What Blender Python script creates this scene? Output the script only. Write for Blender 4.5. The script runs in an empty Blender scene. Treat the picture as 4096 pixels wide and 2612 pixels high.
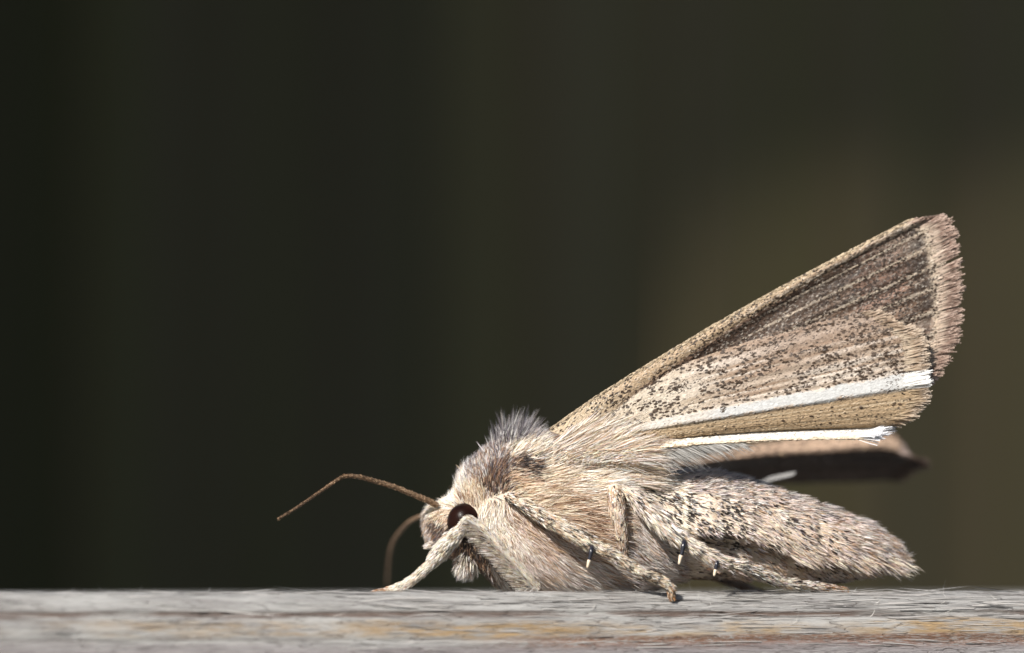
import bpy, math
import numpy as np
from mathutils import Vector

# ------------------------------------------------------------------ units
MM = 0.001                      # everything below is worked out in millimetres
K = 36.0 / 4096                 # millimetres per photograph pixel at the moth
scene = bpy.context.scene
rng = np.random.default_rng(7)

# ------------------------------------------------------------------ camera
CAM = np.array([0.0, -200.0, 1.5])
PITCH = math.atan((9.31 - 1.5) / 200)
cd = bpy.data.cameras.new('camera')
cd.sensor_width = 36; cd.lens = 200
cd.clip_start = 0.005; cd.clip_end = 50
cd.dof.use_dof = True
cd.dof.focus_distance = 197.6 * MM
cd.dof.aperture_fstop = 34
cam = bpy.data.objects.new('camera', cd)
scene.collection.objects.link(cam)
cam.location = Vector(CAM) * MM
cam.rotation_euler = (math.pi / 2 + PITCH, 0, 0)
scene.camera = cam

# ------------------------------------------------------------------ sky, sun, exposure
SUN = Vector((-0.48, -0.70, 0.70)).normalized()        # towards the sun
elev = math.asin(SUN.z); azim = math.atan2(SUN.x, SUN.y)
world = bpy.data.worlds.new('World'); scene.world = world
world.use_nodes = True
wn = world.node_tree
sky = wn.nodes.new('ShaderNodeTexSky'); sky.sky_type = 'NISHITA'
sky.sun_disc = False; sky.sun_elevation = elev; sky.sun_rotation = azim
wn.links.new(sky.outputs[0], wn.nodes['Background'].inputs[0])
wn.nodes['Background'].inputs[1].default_value = 0.06
sd = bpy.data.lights.new('sun', 'SUN'); sd.energy = 5.0; sd.angle = math.radians(0.53)
sd.color = (1.0, 0.95, 0.88)
so = bpy.data.objects.new('sun', sd); scene.collection.objects.link(so)
so.rotation_euler = SUN.to_track_quat('Z', 'Y').to_euler()
so.location = (-0.2, -0.3, 0.5)
vs = scene.view_settings
vs.view_transform = 'Standard'; vs.look = 'None'; vs.gamma = 1.0; vs.exposure = 0.52
vs.use_curve_mapping = False
scene.cycles.use_denoising = True
scene.cycles.max_bounces = 8
scene.cycles.diffuse_bounces = 6

# ------------------------------------------------------------------ helpers
cp, sp = math.cos(PITCH), math.sin(PITCH)
def W(px, py, y=0.0):
    """point of the scene (mm) that stands at depth y and shows at photograph pixel px, py"""
    a = (np.asarray(px, float) - 2048) * K / 200
    b = (1306 - np.asarray(py, float)) * K / 200
    dy = cp - b * sp; dz = sp + b * cp
    t = (np.asarray(y, float) + 200) / dy
    return np.stack(np.broadcast_arrays(a * t, np.asarray(y, float) + 0 * t, CAM[2] + dz * t), -1)

def norm(v):
    return v / np.maximum(np.linalg.norm(v, axis=-1, keepdims=True), 1e-9)

def hash3(i, j, k, seed=0):
    h = (i * 374761393 + j * 668265263 + k * 2147483647 + seed * 1274126177) & 0xffffffff
    h = ((h ^ (h >> 13)) * 1274126177) & 0xffffffff
    h = ((h ^ (h >> 16)) * 2246822519) & 0xffffffff
    return ((h ^ (h >> 15)) & 0xffffff) / float(0xffffff)

def noise(p, seed=0):
    """value noise 0..1 on (...,3) points"""
    p = np.asarray(p, float)
    f = np.floor(p); i = f.astype(np.int64); u = p - f; u = u * u * (3 - 2 * u)
    r = 0
    for a in (0, 1):
        for b in (0, 1):
            for c in (0, 1):
                w = (u[..., 0] if a else 1 - u[..., 0]) * (u[..., 1] if b else 1 - u[..., 1]) * (u[..., 2] if c else 1 - u[..., 2])
                r = r + w * hash3(i[..., 0] + a, i[..., 1] + b, i[..., 2] + c, seed)
    return r

def vnoise(p, seed=0):
    return np.stack([noise(p, seed + q) for q in (0, 11, 23)], -1) * 2 - 1

def sstep(a, b, x):
    t = np.clip((x - a) / (b - a), 0, 1)
    return t * t * (3 - 2 * t)

def interp_pts(keys, t):
    """keys: list of (t, (a,b,..)) -> linear interpolation"""
    ks = np.array([k[0] for k in keys]); vals = np.array([k[1] for k in keys], float)
    return np.stack([np.interp(t, ks, vals[:, q]) for q in range(vals.shape[1])], -1)

def catmull(pts, n):
    P = np.array(pts, float); m = len(P)
    P = np.vstack([2 * P[0] - P[1], P, 2 * P[-1] - P[-2]])
    t = np.linspace(0, m - 1 - 1e-6, n); i = np.floor(t).astype(int); u = (t - i)[:, None]
    a, b, c, d = P[i], P[i + 1], P[i + 2], P[i + 3]
    return 0.5 * (2 * b + (c - a) * u + (2 * a - 5 * b + 4 * c - d) * u ** 2 + (3 * b - a - 3 * c + d) * u ** 3)

def make_mesh(name, verts, faces, mat, parent=None, col=None, smooth=False, kind=None):
    """verts (N,3) mm; faces (F,4) or (F,3) index array"""
    faces = np.asarray(faces, np.int32); k = faces.shape[1]
    me = bpy.data.meshes.new(name)
    me.vertices.add(len(verts)); me.vertices.foreach_set('co', (np.asarray(verts, np.float32) * MM).ravel())
    me.loops.add(faces.size); me.loops.foreach_set('vertex_index', faces.ravel())
    me.polygons.add(len(faces))
    me.polygons.foreach_set('loop_start', np.arange(0, faces.size, k, dtype=np.int32))
    me.polygons.foreach_set('use_smooth', np.full(len(faces), smooth))
    if col is not None:
        a = me.color_attributes.new('pigment', 'FLOAT_COLOR', 'POINT')
        c = np.ones((len(verts), 4), np.float32); c[:, :3] = np.clip(col, 0, 1)
        a.data.foreach_set('color', c.ravel())
    me.update(calc_edges=True); me.validate()
    me.materials.append(mat)
    o = bpy.data.objects.new(name, me); scene.collection.objects.link(o)
    if parent is not None: o.parent = parent
    if kind: o['kind'] = kind
    return o

def grid_faces(n, m, closed=False):
    i = np.arange(n - 1)[:, None]; j = np.arange(m if closed else m - 1)[None, :]
    j2 = (j + 1) % m
    return np.stack([i * m + j, i * m + j2, (i + 1) * m + j2, (i + 1) * m + j], -1).reshape(-1, 4)

def grid_obj(name, P, mat, parent=None, closed=False, col=None, kind=None, cap=True):
    n, m = P.shape[:2]
    V = P.reshape(-1, 3); F = grid_faces(n, m, closed)
    if closed and cap:
        V = np.vstack([V, P[0].mean(0), P[-1].mean(0)])
        a, b = n * m, n * m + 1
        j = np.arange(m); j2 = (j + 1) % m
        F = np.vstack([F, np.stack([np.full(m, a), j2, j, np.full(m, a)], -1)[:, [0, 1, 2, 2]],
                       np.stack([np.full(m, b), (n - 1) * m + j, (n - 1) * m + j2, (n - 1) * m + j2], -1)])
        if col is not None: col = np.vstack([col.reshape(-1, 3), col.reshape(-1, 3)[:1], col.reshape(-1, 3)[-1:]])
        tri = F[:, 2] == F[:, 3]
        me_f = F[~tri]; tr = F[tri][:, :3]
        # quads with a repeated corner are not allowed: split everything into triangles
        F = np.vstack([me_f[:, [0, 1, 2]], me_f[:, [0, 2, 3]], tr])
    return make_mesh(name, V, F, mat, parent, None if col is None else col.reshape(-1, 3), True, kind)

def sample_grid(P, count, closed=False, wgt=None):
    """random points on a grid surface: position, normal, tangent along rows, (row, col) parameters"""
    if closed: P = np.concatenate([P, P[:, :1]], 1)
    a, b, c, d = P[:-1, :-1], P[:-1, 1:], P[1:, 1:], P[1:, :-1]
    nrm = np.cross(c - a, b - d); area = np.linalg.norm(nrm, axis=-1) / 2
    w = area if wgt is None else area * wgt
    w = w.ravel() / w.sum()
    idx = rng.choice(len(w), count, p=w); i, j = np.divmod(idx, P.shape[1] - 1)
    u = rng.random(count)[:, None]; v = rng.random(count)[:, None]
    pos = (a[i, j] * (1 - u) + d[i, j] * u) * (1 - v) + (b[i, j] * (1 - u) + c[i, j] * u) * v
    tan = norm((d[i, j] - a[i, j]) * (1 - v) + (c[i, j] - b[i, j]) * v)
    return pos, norm(nrm[i, j]), tan, (i + u[:, 0]) / (P.shape[0] - 1), (j + v[:, 0]) / (P.shape[1] - 1)

HAIR = np.array([0.75, 1.0, 0.7, 0.06]); SCALE = np.array([0.55, 1.0, 0.5])
class Blades:
    """collects flat tapered scales and hairs, then links them as one mesh"""
    def __init__(s): s.V, s.F, s.C, s.n = [], [], [], 0
    def add(s, root, d, nrm, length, width, col, bend=None, prof=HAIR, roll=0.5, tip=None, cols=None):
        N = len(root)
        if N == 0: return
        length = np.broadcast_to(np.asarray(length, float), (N,)); width = np.broadcast_to(np.asarray(width, float), (N,))
        side = norm(np.cross(d, nrm)); up = norm(np.cross(side, d))
        r = rng.normal(0, roll, N)[:, None]
        side = side * np.cos(r) + up * np.sin(r)
        L = len(prof); t = np.linspace(0, 1, L)[None, :, None]
        pos = root[:, None] + d[:, None] * (length[:, None, None] * t)
        if bend is not None: pos = pos + bend[:, None] * (length[:, None, None] * t ** 2)
        hw = (width[:, None] * 0.5 * prof[None])[..., None] * side[:, None]
        V = np.stack([pos - hw, pos + hw], 2).reshape(-1, 3)
        base = (np.arange(N) * 2 * L)[:, None] + s.n
        k = np.arange(L - 1)[None] * 2
        F = np.stack([base + k, base + k + 1, base + k + 3, base + k + 2], -1).reshape(-1, 4)
        if cols is not None: C = cols
        elif tip is None: C = np.repeat(col[:, None], L, 1)
        else: C = col[:, None] * (1 - t) + tip[:, None] * t
        s.V.append(V); s.F.append(F); s.C.append(np.repeat(C, 2, 1).reshape(-1, 3)); s.n += len(V)
    def build(s, name, mat, parent):
        return make_mesh(name, np.vstack(s.V), np.vstack(s.F), mat, parent, np.vstack(s.C), False, 'stuff')

def tube_grid(path, rad, m=14, flat=1.0):
    """path (n,3), rad (n,) -> ring grid"""
    t = norm(np.gradient(path, axis=0))
    ref = np.array([0, 1.0, 0.001]); s = norm(np.cross(t, ref)); u = np.cross(s, t)
    a = np.linspace(0, 2 * np.pi, m, endpoint=False)
    return path[:, None] + rad[:, None, None] * (np.cos(a)[None, :, None] * s[:, None] + flat * np.sin(a)[None, :, None] * u[:, None])

def px_path(keys, n):
    """keys (px, py, depth mm, radius px) -> path in mm, radii in mm"""
    c = catmull(keys, n)
    return W(c[:, 0], c[:, 1], c[:, 2]), np.maximum(c[:, 3], 1) * K

def to_px(p):
    a = p[..., 0] / (p[..., 1] + 200); b = (p[..., 2] - CAM[2]) / (p[..., 1] + 200)
    # seen straight from the side at the moth's own depth
    return 2048 + p[..., 0] / K, 2365 - p[..., 2] / K

# ------------------------------------------------------------------ materials
class NT:
    def __init__(s, name):
        s.m = bpy.data.materials.new(name); s.m.use_nodes = True
        s.t = s.m.node_tree; s.b = s.t.nodes['Principled BSDF']; s.out = s.t.nodes['Material Output']
    def n(s, ty, **kw):
        o = s.t.nodes.new(ty)
        for k, v in kw.items(): setattr(o, k, v)
        return o
    def l(s, a, b): s.t.links.new(a, b)
    def math(s, op, a, b=None, c=None):
        o = s.n('ShaderNodeMath', operation=op)
        for i, x in enumerate((a, b, c)):
            if x is None: continue
            if isinstance(x, (int, float)): o.inputs[i].default_value = x
            else: s.l(x, o.inputs[i])
        return o.outputs[0]
    def ramp(s, x, lo, hi, a=0.0, b=1.0):
        o = s.n('ShaderNodeMapRange', interpolation_type='SMOOTHSTEP'); s.l(x, o.inputs[0])
        o.inputs[1].default_value = lo; o.inputs[2].default_value = hi
        o.inputs[3].default_value = a; o.inputs[4].default_value = b
        return o.outputs[0]
    def mix(s, f, a, b):
        o = s.n('ShaderNodeMix', data_type='RGBA')
        for sock, x in ((o.inputs[0], f), (o.inputs[6], a), (o.inputs[7], b)):
            if isinstance(x, (int, float)): sock.default_value = x
            elif isinstance(x, tuple): sock.default_value = (*x, 1)
            else: s.l(x, sock)
        return o.outputs[2]
    def coords(s, sx, sy, sz, off=(0, 0, 0)):
        tc = s.n('ShaderNodeTexCoord'); mp = s.n('ShaderNodeMapping')
        mp.inputs['Scale'].default_value = (sx / MM, sy / MM, sz / MM); mp.inputs['Location'].default_value = off
        s.l(tc.outputs['Object'], mp.inputs[0]); return mp.outputs[0]
    def noise(s, vec, scale=1.0, detail=4.0, rough=0.55):
        o = s.n('ShaderNodeTexNoise'); o.inputs['Scale'].default_value = scale
        o.inputs['Detail'].default_value = detail; o.inputs['Roughness'].default_value = rough
        s.l(vec, o.inputs['Vector']); return o.outputs[0]

def pigment_mat(name, rough=0.45, trans=0.25, spec=0.5):
    t = NT(name)
    a = t.n('ShaderNodeAttribute', attribute_name='pigment')
    t.l(a.outputs['Color'], t.b.inputs['Base Color'])
    t.b.inputs['Roughness'].default_value = rough
    t.b.inputs['Specular IOR Level'].default_value = spec
    tr = t.n('ShaderNodeBsdfTranslucent'); t.l(a.outputs['Color'], tr.inputs[0])
    mx = t.n('ShaderNodeMixShader'); mx.inputs[0].default_value = trans
    t.l(t.b.outputs[0], mx.inputs[1]); t.l(tr.outputs[0], mx.inputs[2]); t.l(mx.outputs[0], t.out.inputs[0])
    return t.m

def skin_mat(name, c1, c2, rough=0.5, spec=0.4, sc=2.0):
    t = NT(name)
    f = t.noise(t.coords(sc, sc, sc), 1.0, 4)
    t.l(t.mix(t.ramp(f, 0.35, 0.65), c1, c2), t.b.inputs['Base Color'])
    t.b.inputs['Roughness'].default_value = rough; t.b.inputs['Specular IOR Level'].default_value = spec
    return t.m

M_FUR = pigment_mat('moth_fur', 0.38, 0.42, 0.6)
M_SCALE = pigment_mat('wing_scale', 0.50, 0.22, 0.25)
M_SILVER = pigment_mat('silver_wing_scale', 0.33, 0.12, 0.9)
M_SKIN = skin_mat('moth_skin', (0.46, 0.37, 0.28), (0.60, 0.51, 0.41))
M_MEMBRANE = skin_mat('wing_membrane', (0.34, 0.25, 0.16), (0.45, 0.35, 0.24), 0.5)
M_CHITIN = skin_mat('amber_chitin', (0.30, 0.12, 0.04), (0.45, 0.25, 0.11), 0.35, 0.5, 6)
M_PLATE = skin_mat('pale_chitin', (0.74, 0.60, 0.44), (0.82, 0.70, 0.54), 0.45, 0.4, 3)
M_BLACK = skin_mat('black_chitin', (0.012, 0.012, 0.018), (0.02, 0.02, 0.03), 0.25, 0.6, 4)
M_ANT = pigment_mat('antenna_scale', 0.5, 0.0, 0.4)

t = NT('moth_eye')
v = t.coords(1, 1, 1)
lay = t.n('ShaderNodeLayerWeight'); 
t.l(t.mix(t.ramp(t.noise(v, 1.3, 2), 0.4, 0.65), (0.007, 0.003, 0.0022), (0.014, 0.005, 0.0035)), t.b.inputs['Base Color'])
vor = t.n('ShaderNodeTexVoronoi'); vor.inputs['Scale'].default_value = 26; t.l(v, vor.inputs['Vector'])
bp = t.n('ShaderNodeBump'); bp.inputs['Strength'].default_value = 0.25; bp.inputs['Distance'].default_value = 0.00001
t.l(vor.outputs['Distance'], bp.inputs['Height']); t.l(bp.outputs[0], t.b.inputs['Normal'])
t.b.inputs['Roughness'].default_value = 0.28; t.b.inputs['Specular IOR Level'].default_value = 0.07
M_EYE = t.m

# weathered rail wood: grey, with ochre and rust stains along the grain
t = NT('weathered_wood')
tc = t.n('ShaderNodeTexCoord'); sx = t.n('ShaderNodeSeparateXYZ'); t.l(tc.outputs['Object'], sx.inputs[0])
X = t.math('MULTIPLY', sx.outputs[0], 1000.0); Z = t.math('MULTIPLY', sx.outputs[2], 1000.0)
g1 = t.noise(t.coords(0.035, 1.8, 3.2), 1.0, 6, 0.6)
g2 = t.noise(t.coords(0.7, 9.0, 15.0, (3, 1, 7)), 1.0, 6, 0.7)
g3 = t.noise(t.coords(0.16, 0.5, 1.2, (9, 4, 2)), 1.0, 4, 0.6)
fine = t.noise(t.coords(3.0, 16.0, 24.0, (1, 8, 3)), 1.0, 5, 0.75)
c = t.mix(t.ramp(g1, 0.30, 0.68), (0.27, 0.258, 0.25), (0.46, 0.455, 0.44))
c = t.mix(t.ramp(g2, 0.52, 0.75, 0, 0.75), c, (0.46, 0.45, 0.43))
c = t.mix(t.ramp(g2, 0.40, 0.25, 0, 0.6), c, (0.15, 0.12, 0.11))
zw = t.math('ADD', Z, t.math('MULTIPLY', t.math('SUBTRACT', g3, 0.5), 0.5))
# ochre bare wood in the hollow between the two ridges
band = t.math('MULTIPLY', t.ramp(zw, -1.62, -1.40), t.ramp(zw, -0.85, -1.05))
och = t.math('MULTIPLY', band, t.ramp(t.noise(t.coords(0.11, 0.3, 0.5, (2.3, 0, 0)), 1.0, 3, 0.6), 0.38, 0.54))
och = t.math('MULTIPLY', och, t.ramp(t.noise(t.coords(0.7, 3.0, 5.0, (4, 4, 1)), 1.0, 4, 0.6), 0.30, 0.62))
c = t.mix(t.math('MULTIPLY', och, t.ramp(X, -10.0, 2.0, 0.65, 0.95)), c, (0.40, 0.27, 0.135))
rust = t.math('MULTIPLY', t.math('MULTIPLY', t.ramp(zw, -2.05, -1.75), t.ramp(zw, -1.40, -1.56)), t.ramp(X, -3.0, 3.0))
rust = t.math('MULTIPLY', rust, t.ramp(fine, 0.35, 0.55))
c = t.mix(t.math('MULTIPLY', rust, 0.85), c, (0.20, 0.085, 0.035))
top = t.math('MULTIPLY', t.ramp(zw, -0.90, -0.76), t.ramp(zw, -0.58, -0.70))
top = t.math('MULTIPLY', top, t.ramp(g3, 0.35, 0.55))
c = t.mix(t.math('MULTIPLY', top, 0.9), c, (0.13, 0.085, 0.065))
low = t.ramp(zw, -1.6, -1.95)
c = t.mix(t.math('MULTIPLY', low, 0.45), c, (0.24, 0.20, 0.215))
c = t.mix(t.ramp(fine, 0.62, 0.80, 0, 0.5), c, (0.56, 0.56, 0.56))
gr = t.noise(t.coords(1.1, 18.0, 30.0, (6, 2, 9)), 1.0, 6, 0.8)
c = t.mix(t.ramp(gr, 0.34, 0.47, 0.45, 0.0), c, (0.14, 0.12, 0.11))
c = t.mix(t.ramp(gr, 0.54, 0.70, 0.0, 0.6), c, (0.52, 0.515, 0.505))
cr = t.noise(t.coords(0.045, 2.6, 4.6, (2, 7, 5)), 1.0, 3, 0.45)
crk = t.ramp(t.math('ABSOLUTE', t.math('SUBTRACT', cr, 0.5)), 0.012, 0.003)
c = t.mix(t.math('MULTIPLY', crk, 0.5), c, (0.08, 0.06, 0.05))
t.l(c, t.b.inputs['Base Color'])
t.b.inputs['Roughness'].default_value = 0.7; t.b.inputs['Specular IOR Level'].default_value = 0.3
bp = t.n('ShaderNodeBump'); bp.inputs['Strength'].default_value = 0.7; bp.inputs['Distance'].default_value = 0.0002
t.l(t.math('SUBTRACT', t.math('ADD', g2, t.math('MULTIPLY', gr, 0.9)), crk), bp.inputs['Height']); t.l(bp.outputs[0], t.b.inputs['Normal'])
M_WOOD = t.m

def board_mat(name, dark, light, green):
    t = NT(name)
    g = t.noise(t.coords(0.30, 0.3, 0.006), 1.0, 3, 0.5)
    g2 = t.noise(t.coords(0.13, 0.3, 0.004, (5, 2, 1)), 1.0, 2, 0.5)
    c = t.mix(t.ramp(g, 0.35, 0.65), dark, light)
    c = t.mix(t.ramp(g2, 0.48, 0.66), c, green)
    t.l(c, t.b.inputs['Base Color']); t.b.inputs['Roughness'].default_value = 0.85
    t.b.inputs['Specular IOR Level'].default_value = 0.15
    return t.m

# ------------------------------------------------------------------ setting: the weathered rail
RAIL_YAW = math.tan(math.radians(10))
prof = np.array([(24, -30), (24, -3), (23.2, -1.0), (22, -0.3), (16, -0.22), (8, -0.2), (2, -0.18), (-1.2, -0.16), (-2.4, -0.09), (-3.0, -0.03), (-3.5, 0.0),
                 (-3.9, -0.03), (-4.3, -0.12), (-4.7, -0.26), (-5.05, -0.43), (-5.35, -0.62), (-5.30, -0.68), (-5.22, -0.75),
                 (-5.62, -0.84), (-5.85, -1.02), (-6.05, -1.27), (-6.2, -1.52), (-6.17, -1.60), (-6.15, -1.66), (-6.32, -1.74), (-6.45, -2.05),
                 (-6.55, -2.6), (-6.6, -4), (-6.6, -10), (-6.6, -30)], float)
prof[:, 0] = np.where(prof[:, 0] < -3.5, -3.5 + (prof[:, 0] + 3.5) * .55, prof[:, 0])
dseg = np.r_[0, np.cumsum(np.linalg.norm(np.diff(prof, axis=0), axis=1))]
fi = np.interp(prof[:, 0] * 0, [0], [0])
tt = []
for i in range(len(prof) - 1):
    fine_seg = 7 <= i <= 25
    k = max(1, int((dseg[i + 1] - dseg[i]) / (0.045 if fine_seg else 1.0)))
    tt.append(np.linspace(dseg[i], dseg[i + 1], k, endpoint=False))
tt = np.r_[np.concatenate(tt), dseg[-1]]
py_, pz_ = np.interp(tt, dseg, prof[:, 0]), np.interp(tt, dseg, prof[:, 1])
xs = np.r_[np.linspace(-50, -22, 60, endpoint=False), np.linspace(-22, 22, 640, endpoint=False), np.linspace(22, 50, 61)]
PX, PT = np.meshgrid(xs, tt, indexing='ij')
PY = np.broadcast_to(py_, PX.shape).copy(); PZ = np.broadcast_to(pz_, PX.shape).copy()
ny = np.gradient(pz_, tt); nz = -np.gradient(py_, tt)            # outward normal of the profile
ln = np.hypot(ny, nz); ny, nz = -ny / ln * -1, nz / ln
q = np.stack([PX * 0.12, PT * 2.2, 0 * PX], -1); q2 = np.stack([PX * 0.6, PT * 6.0, 0 * PX + 5], -1); q3 = np.stack([PX * 2.2, PT * 9.0, 0 * PX + 9], -1)
disp = (noise(q, 3) - 0.5) * 0.10 + (noise(q2, 5) - 0.5) * 0.05 + (noise(q3, 8) - 0.5) * 0.025
vis = ((py_ < 1) & (pz_ > -4)).astype(float)
vis = np.convolve(vis, np.ones(9) / 9, 'same')
# the outward direction is away from the inside point of the section
inner = np.stack([py_ - 8, pz_ + 12], -1)
sgn = np.sign(ny * inner[:, 0] + nz * inner[:, 1]); ny *= sgn; nz *= sgn
PY += disp * ny * vis; PZ += disp * nz * vis
zoff = (noise(np.stack([xs * 0.07, 0 * xs, 0 * xs], -1), 4) - 0.5) * 0.05
PZ += zoff[:, None] * np.clip((PZ + 30) / 26, 0, 1)
PY += PX * RAIL_YAW
rail = grid_obj('weathered_rail', np.stack([PX, PY, PZ], -1), M_WOOD, None, closed=True)
rail['label'] = 'grey weathered wooden rail with ochre stains that the moth stands on'
rail['category'] = 'rail'
b = Blades()
N = 150
xx = rng.uniform(-20, 20, N); yy = np.where(rng.random(N) < 0.4, rng.uniform(-3.6, -3.1, N), rng.uniform(-4.95, -3.4, N))
zz = np.interp(-yy, -prof[7:27, 0], prof[7:27, 1]) - 0.01
root = np.stack([xx, yy + xx * RAIL_YAW, zz], -1)
d = norm(np.stack([rng.normal(0, 1, N), rng.normal(-0.1, 0.25, N), np.abs(rng.normal(0.25, 0.2, N))], -1))
gcol = np.array([0.55, 0.53, 0.5])[None] * rng.uniform(0.6, 1.3, (N, 1))
b.add(root, d, np.tile([[0, -0.7, 0.7]], (N, 1)), np.where(yy > -3.7, rng.uniform(.06, .25, N), rng.uniform(0.15, 0.6, N)), rng.uniform(0.012, 0.028, N), gcol, bend=rng.normal(0, 0.6, (N, 3)))
N = 1500
xx = rng.uniform(-21, 21, N); yy = rng.uniform(-5.1, -2.6, N); zz = np.interp(-yy, -prof[7:27, 0], prof[7:27, 1])
root = np.stack([xx, yy + xx * RAIL_YAW, zz - .004], -1)
dz = np.interp(-(yy - .02), -prof[7:27, 0], prof[7:27, 1]) - zz
nrm_ = norm(np.stack([0 * xx, dz * 1.0, np.full(N, .02)], -1) * [1, 1, 1])
sg = np.where(rng.random(N) < .5, -1, 1)
d = norm(np.stack([sg * 1.0, sg * RAIL_YAW + rng.normal(0, .02, N), rng.normal(0, .03, N)], -1) + nrm_ * rng.uniform(0, .06, (N, 1)))
tone = np.where(rng.random(N) < .22, rng.uniform(.14, .25, N), rng.uniform(.40, .62, N))[:, None]
b.add(root, d, nrm_, rng.uniform(.25, 2.2, N), rng.uniform(.018, .05, N), tone * np.array([[1, .96, .92]]), rng.normal(0, .02, (N, 3)), HAIR, .5)
b.build('wood_fibre', M_FUR, rail)

# ------------------------------------------------------------------ setting: dark board fence behind, out of focus
fence = bpy.data.objects.new('board_fence', None); scene.collection.objects.link(fence)
fence['label'] = 'dark stained upright boards of a fence, out of focus behind the moth'
fence['category'] = 'fence'
A = math.radians(49); F0 = np.array([0.0, 190.0, 0.0])
fdir = np.array([math.cos(A), math.sin(A), 0]); fnor = np.array([math.sin(A), -math.cos(A), 0])
def box_mesh(name, c0, c1, mat, parent, org, ex, ey):
    """box from local corner c0 to c1 (mm) along ex, ey and up"""
    co = np.array([[(c0, c1)[(i >> q) & 1][q] for q in range(3)] for i in range(8)], float)
    V = org + co[:, :1] * ex + co[:, 1:2] * ey + co[:, 2:] * np.array([0, 0, 1.0])
    F = [(0, 2, 3, 1), (4, 5, 7, 6), (0, 1, 5, 4), (2, 6, 7, 3), (0, 4, 6, 2), (1, 3, 7, 5)]
    return make_mesh(name, V, F, mat, parent)
def fence_s(px):                                   # where a pixel column meets the fence plane
    a = (px - 2048) * K / 200
    y = (F0[1] + math.tan(A) * a * 200) / (1 - math.tan(A) * a)
    return a * (y + 200) / math.cos(A)
BMS = [board_mat('deep_shade_board', (0.056, 0.049, 0.023), (0.074, 0.064, 0.034), (0.060, 0.058, 0.024)),  # shade on the left boards is put into these darker tones
       board_mat('dark_stained_board', (0.084, 0.069, 0.035), (0.112, 0.093, 0.054), (0.095, 0.088, 0.037)),
       board_mat('brown_stained_board', (0.150, 0.114, 0.055), (0.190, 0.153, 0.090), (0.155, 0.142, 0.054))]
edges = [-2300, 300, 1750, 2700, 3600, 6200]
for q in range(5):
    s0, s1 = fence_s(edges[q]) + 0.25, fence_s(edges[q + 1]) - 0.25
    box_mesh('board', (s0, -0.0 - 0.4 * (q % 2), -60), (s1, 9, 120), BMS[(0, 1, 2, 2, 2)[q]], fence, F0, fdir, -fnor)
box_mesh('back_panel', (fence_s(-2300), 9.5, -60), (fence_s(6200), 12, 120), BMS[0], fence, F0, fdir, -fnor)
# added unseen board, its rim shaped to cast the shadow edge on the fence
sv = np.array(SUN)
def caster_pt(px, py, h):
    s = fence_s(px); a = (px - 2048) * K / 200; y = F0[1] + s * math.sin(A)
    p = W(px, py, y); t_ = (h - p[2]) / sv[2]
    return p + sv * t_
H = 100.0
rim = [caster_pt(px, py, H) for px, py in ((6400, 100), (4700, 480), (4096, 660), (3700, 790), (3300, 900), (2950, 1100), (2750, 1450), (2650, 1900), (2600, 2900), (-900, 2900))]
back = [F0 + fdir * fence_s(px) + np.array([0, 0, H]) - fnor * 12 for px in (6400, 4700, 4096, 3700, 3300, 2700, 2350, 2200, 2150, -900)]
V = np.array([*rim, *back]); V2 = V + np.array([0, 0, 4.0]); n_ = len(rim)
F = []
for i in range(n_ - 1):
    F += [(i, i + 1, n_ + i + 1, n_ + i), (2 * n_ + i, 3 * n_ + i, 3 * n_ + i + 1, 2 * n_ + i + 1), (i, 2 * n_ + i, 2 * n_ + i + 1, i + 1), (n_ + i, n_ + i + 1, 3 * n_ + i + 1, 3 * n_ + i)]
F += [(0, n_, 3 * n_, 2 * n_), (n_ - 1, 3 * n_ - 1, 4 * n_ - 1, 2 * n_ - 1)]
make_mesh('shadow_caster', np.vstack([V, V2]), F, BMS[1], fence)

# ================================================================== the moth
moth = bpy.data.objects.new('moth', None); scene.collection.objects.link(moth)
moth['label'] = 'furry cream and brown moth with raised wings perched on the weathered rail'
moth['category'] = 'moth'

PAL = {'cream': (0.93, 0.83, 0.68), 'white': (0.95, 0.91, 0.87), 'tan': (0.70, 0.52, 0.37), 'brown': (0.31, 0.19, 0.125),
       'dark': (0.045, 0.035, 0.032), 'grey': (0.62, 0.59, 0.58), 'pink': (0.80, 0.70, 0.645), 'amber': (0.42, 0.20, 0.07), 'slate': (0.17, 0.15, 0.17)}
PAL = {k: np.array(v) for k, v in PAL.items()}
def pick(weights, n):
    """weights (n,k) over names -> colours with small individual variation"""
    pass

# ---- body: one continuous surface of rings along the moth's length
ST = [(1696, 2080, 2118, .22), (1708, 2046, 2150, .6), (1735, 2022, 2185, .95), (1775, 2006, 2212, 1.2), (1815, 1975, 2228, 1.35), (1850, 1910, 2238, 1.42),
      (1895, 1850, 2262, 1.6), (1945, 1805, 2300, 1.85), (2000, 1778, 2345, 2.1), (2080, 1762, 2378, 2.3), (2180, 1742, 2384, 2.4), (2300, 1768, 2384, 2.4),
      (2420, 1800, 2384, 2.35), (2520, 1852, 2380, 2.15), (2620, 1885, 2350, 1.9), (2720, 1890, 2320, 1.8), (2850, 1895, 2310, 1.78), (3000, 1925, 2318, 1.7),
      (3150, 1975, 2325, 1.55), (3300, 2026, 2326, 1.35), (3420, 2073, 2312, 1.1), (3510, 2118, 2290, .8), (3570, 2155, 2268, .48), (3600, 2185, 2250, .2)]
st = catmull([(a, bq, cq, dq) for a, bq, cq, dq in ST], 150)
ang = np.linspace(0, 2 * np.pi, 56, endpoint=False)
zc = (2365 - (st[:, 1] + st[:, 2]) / 2) * K; hh = (st[:, 2] - st[:, 1]) / 2 * K; xb = (st[:, 0] - 2048) * K
f = np.cos(ang)[None, :]
abd = sstep(2600, 2800, st[:, 0])[:, None]
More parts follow.
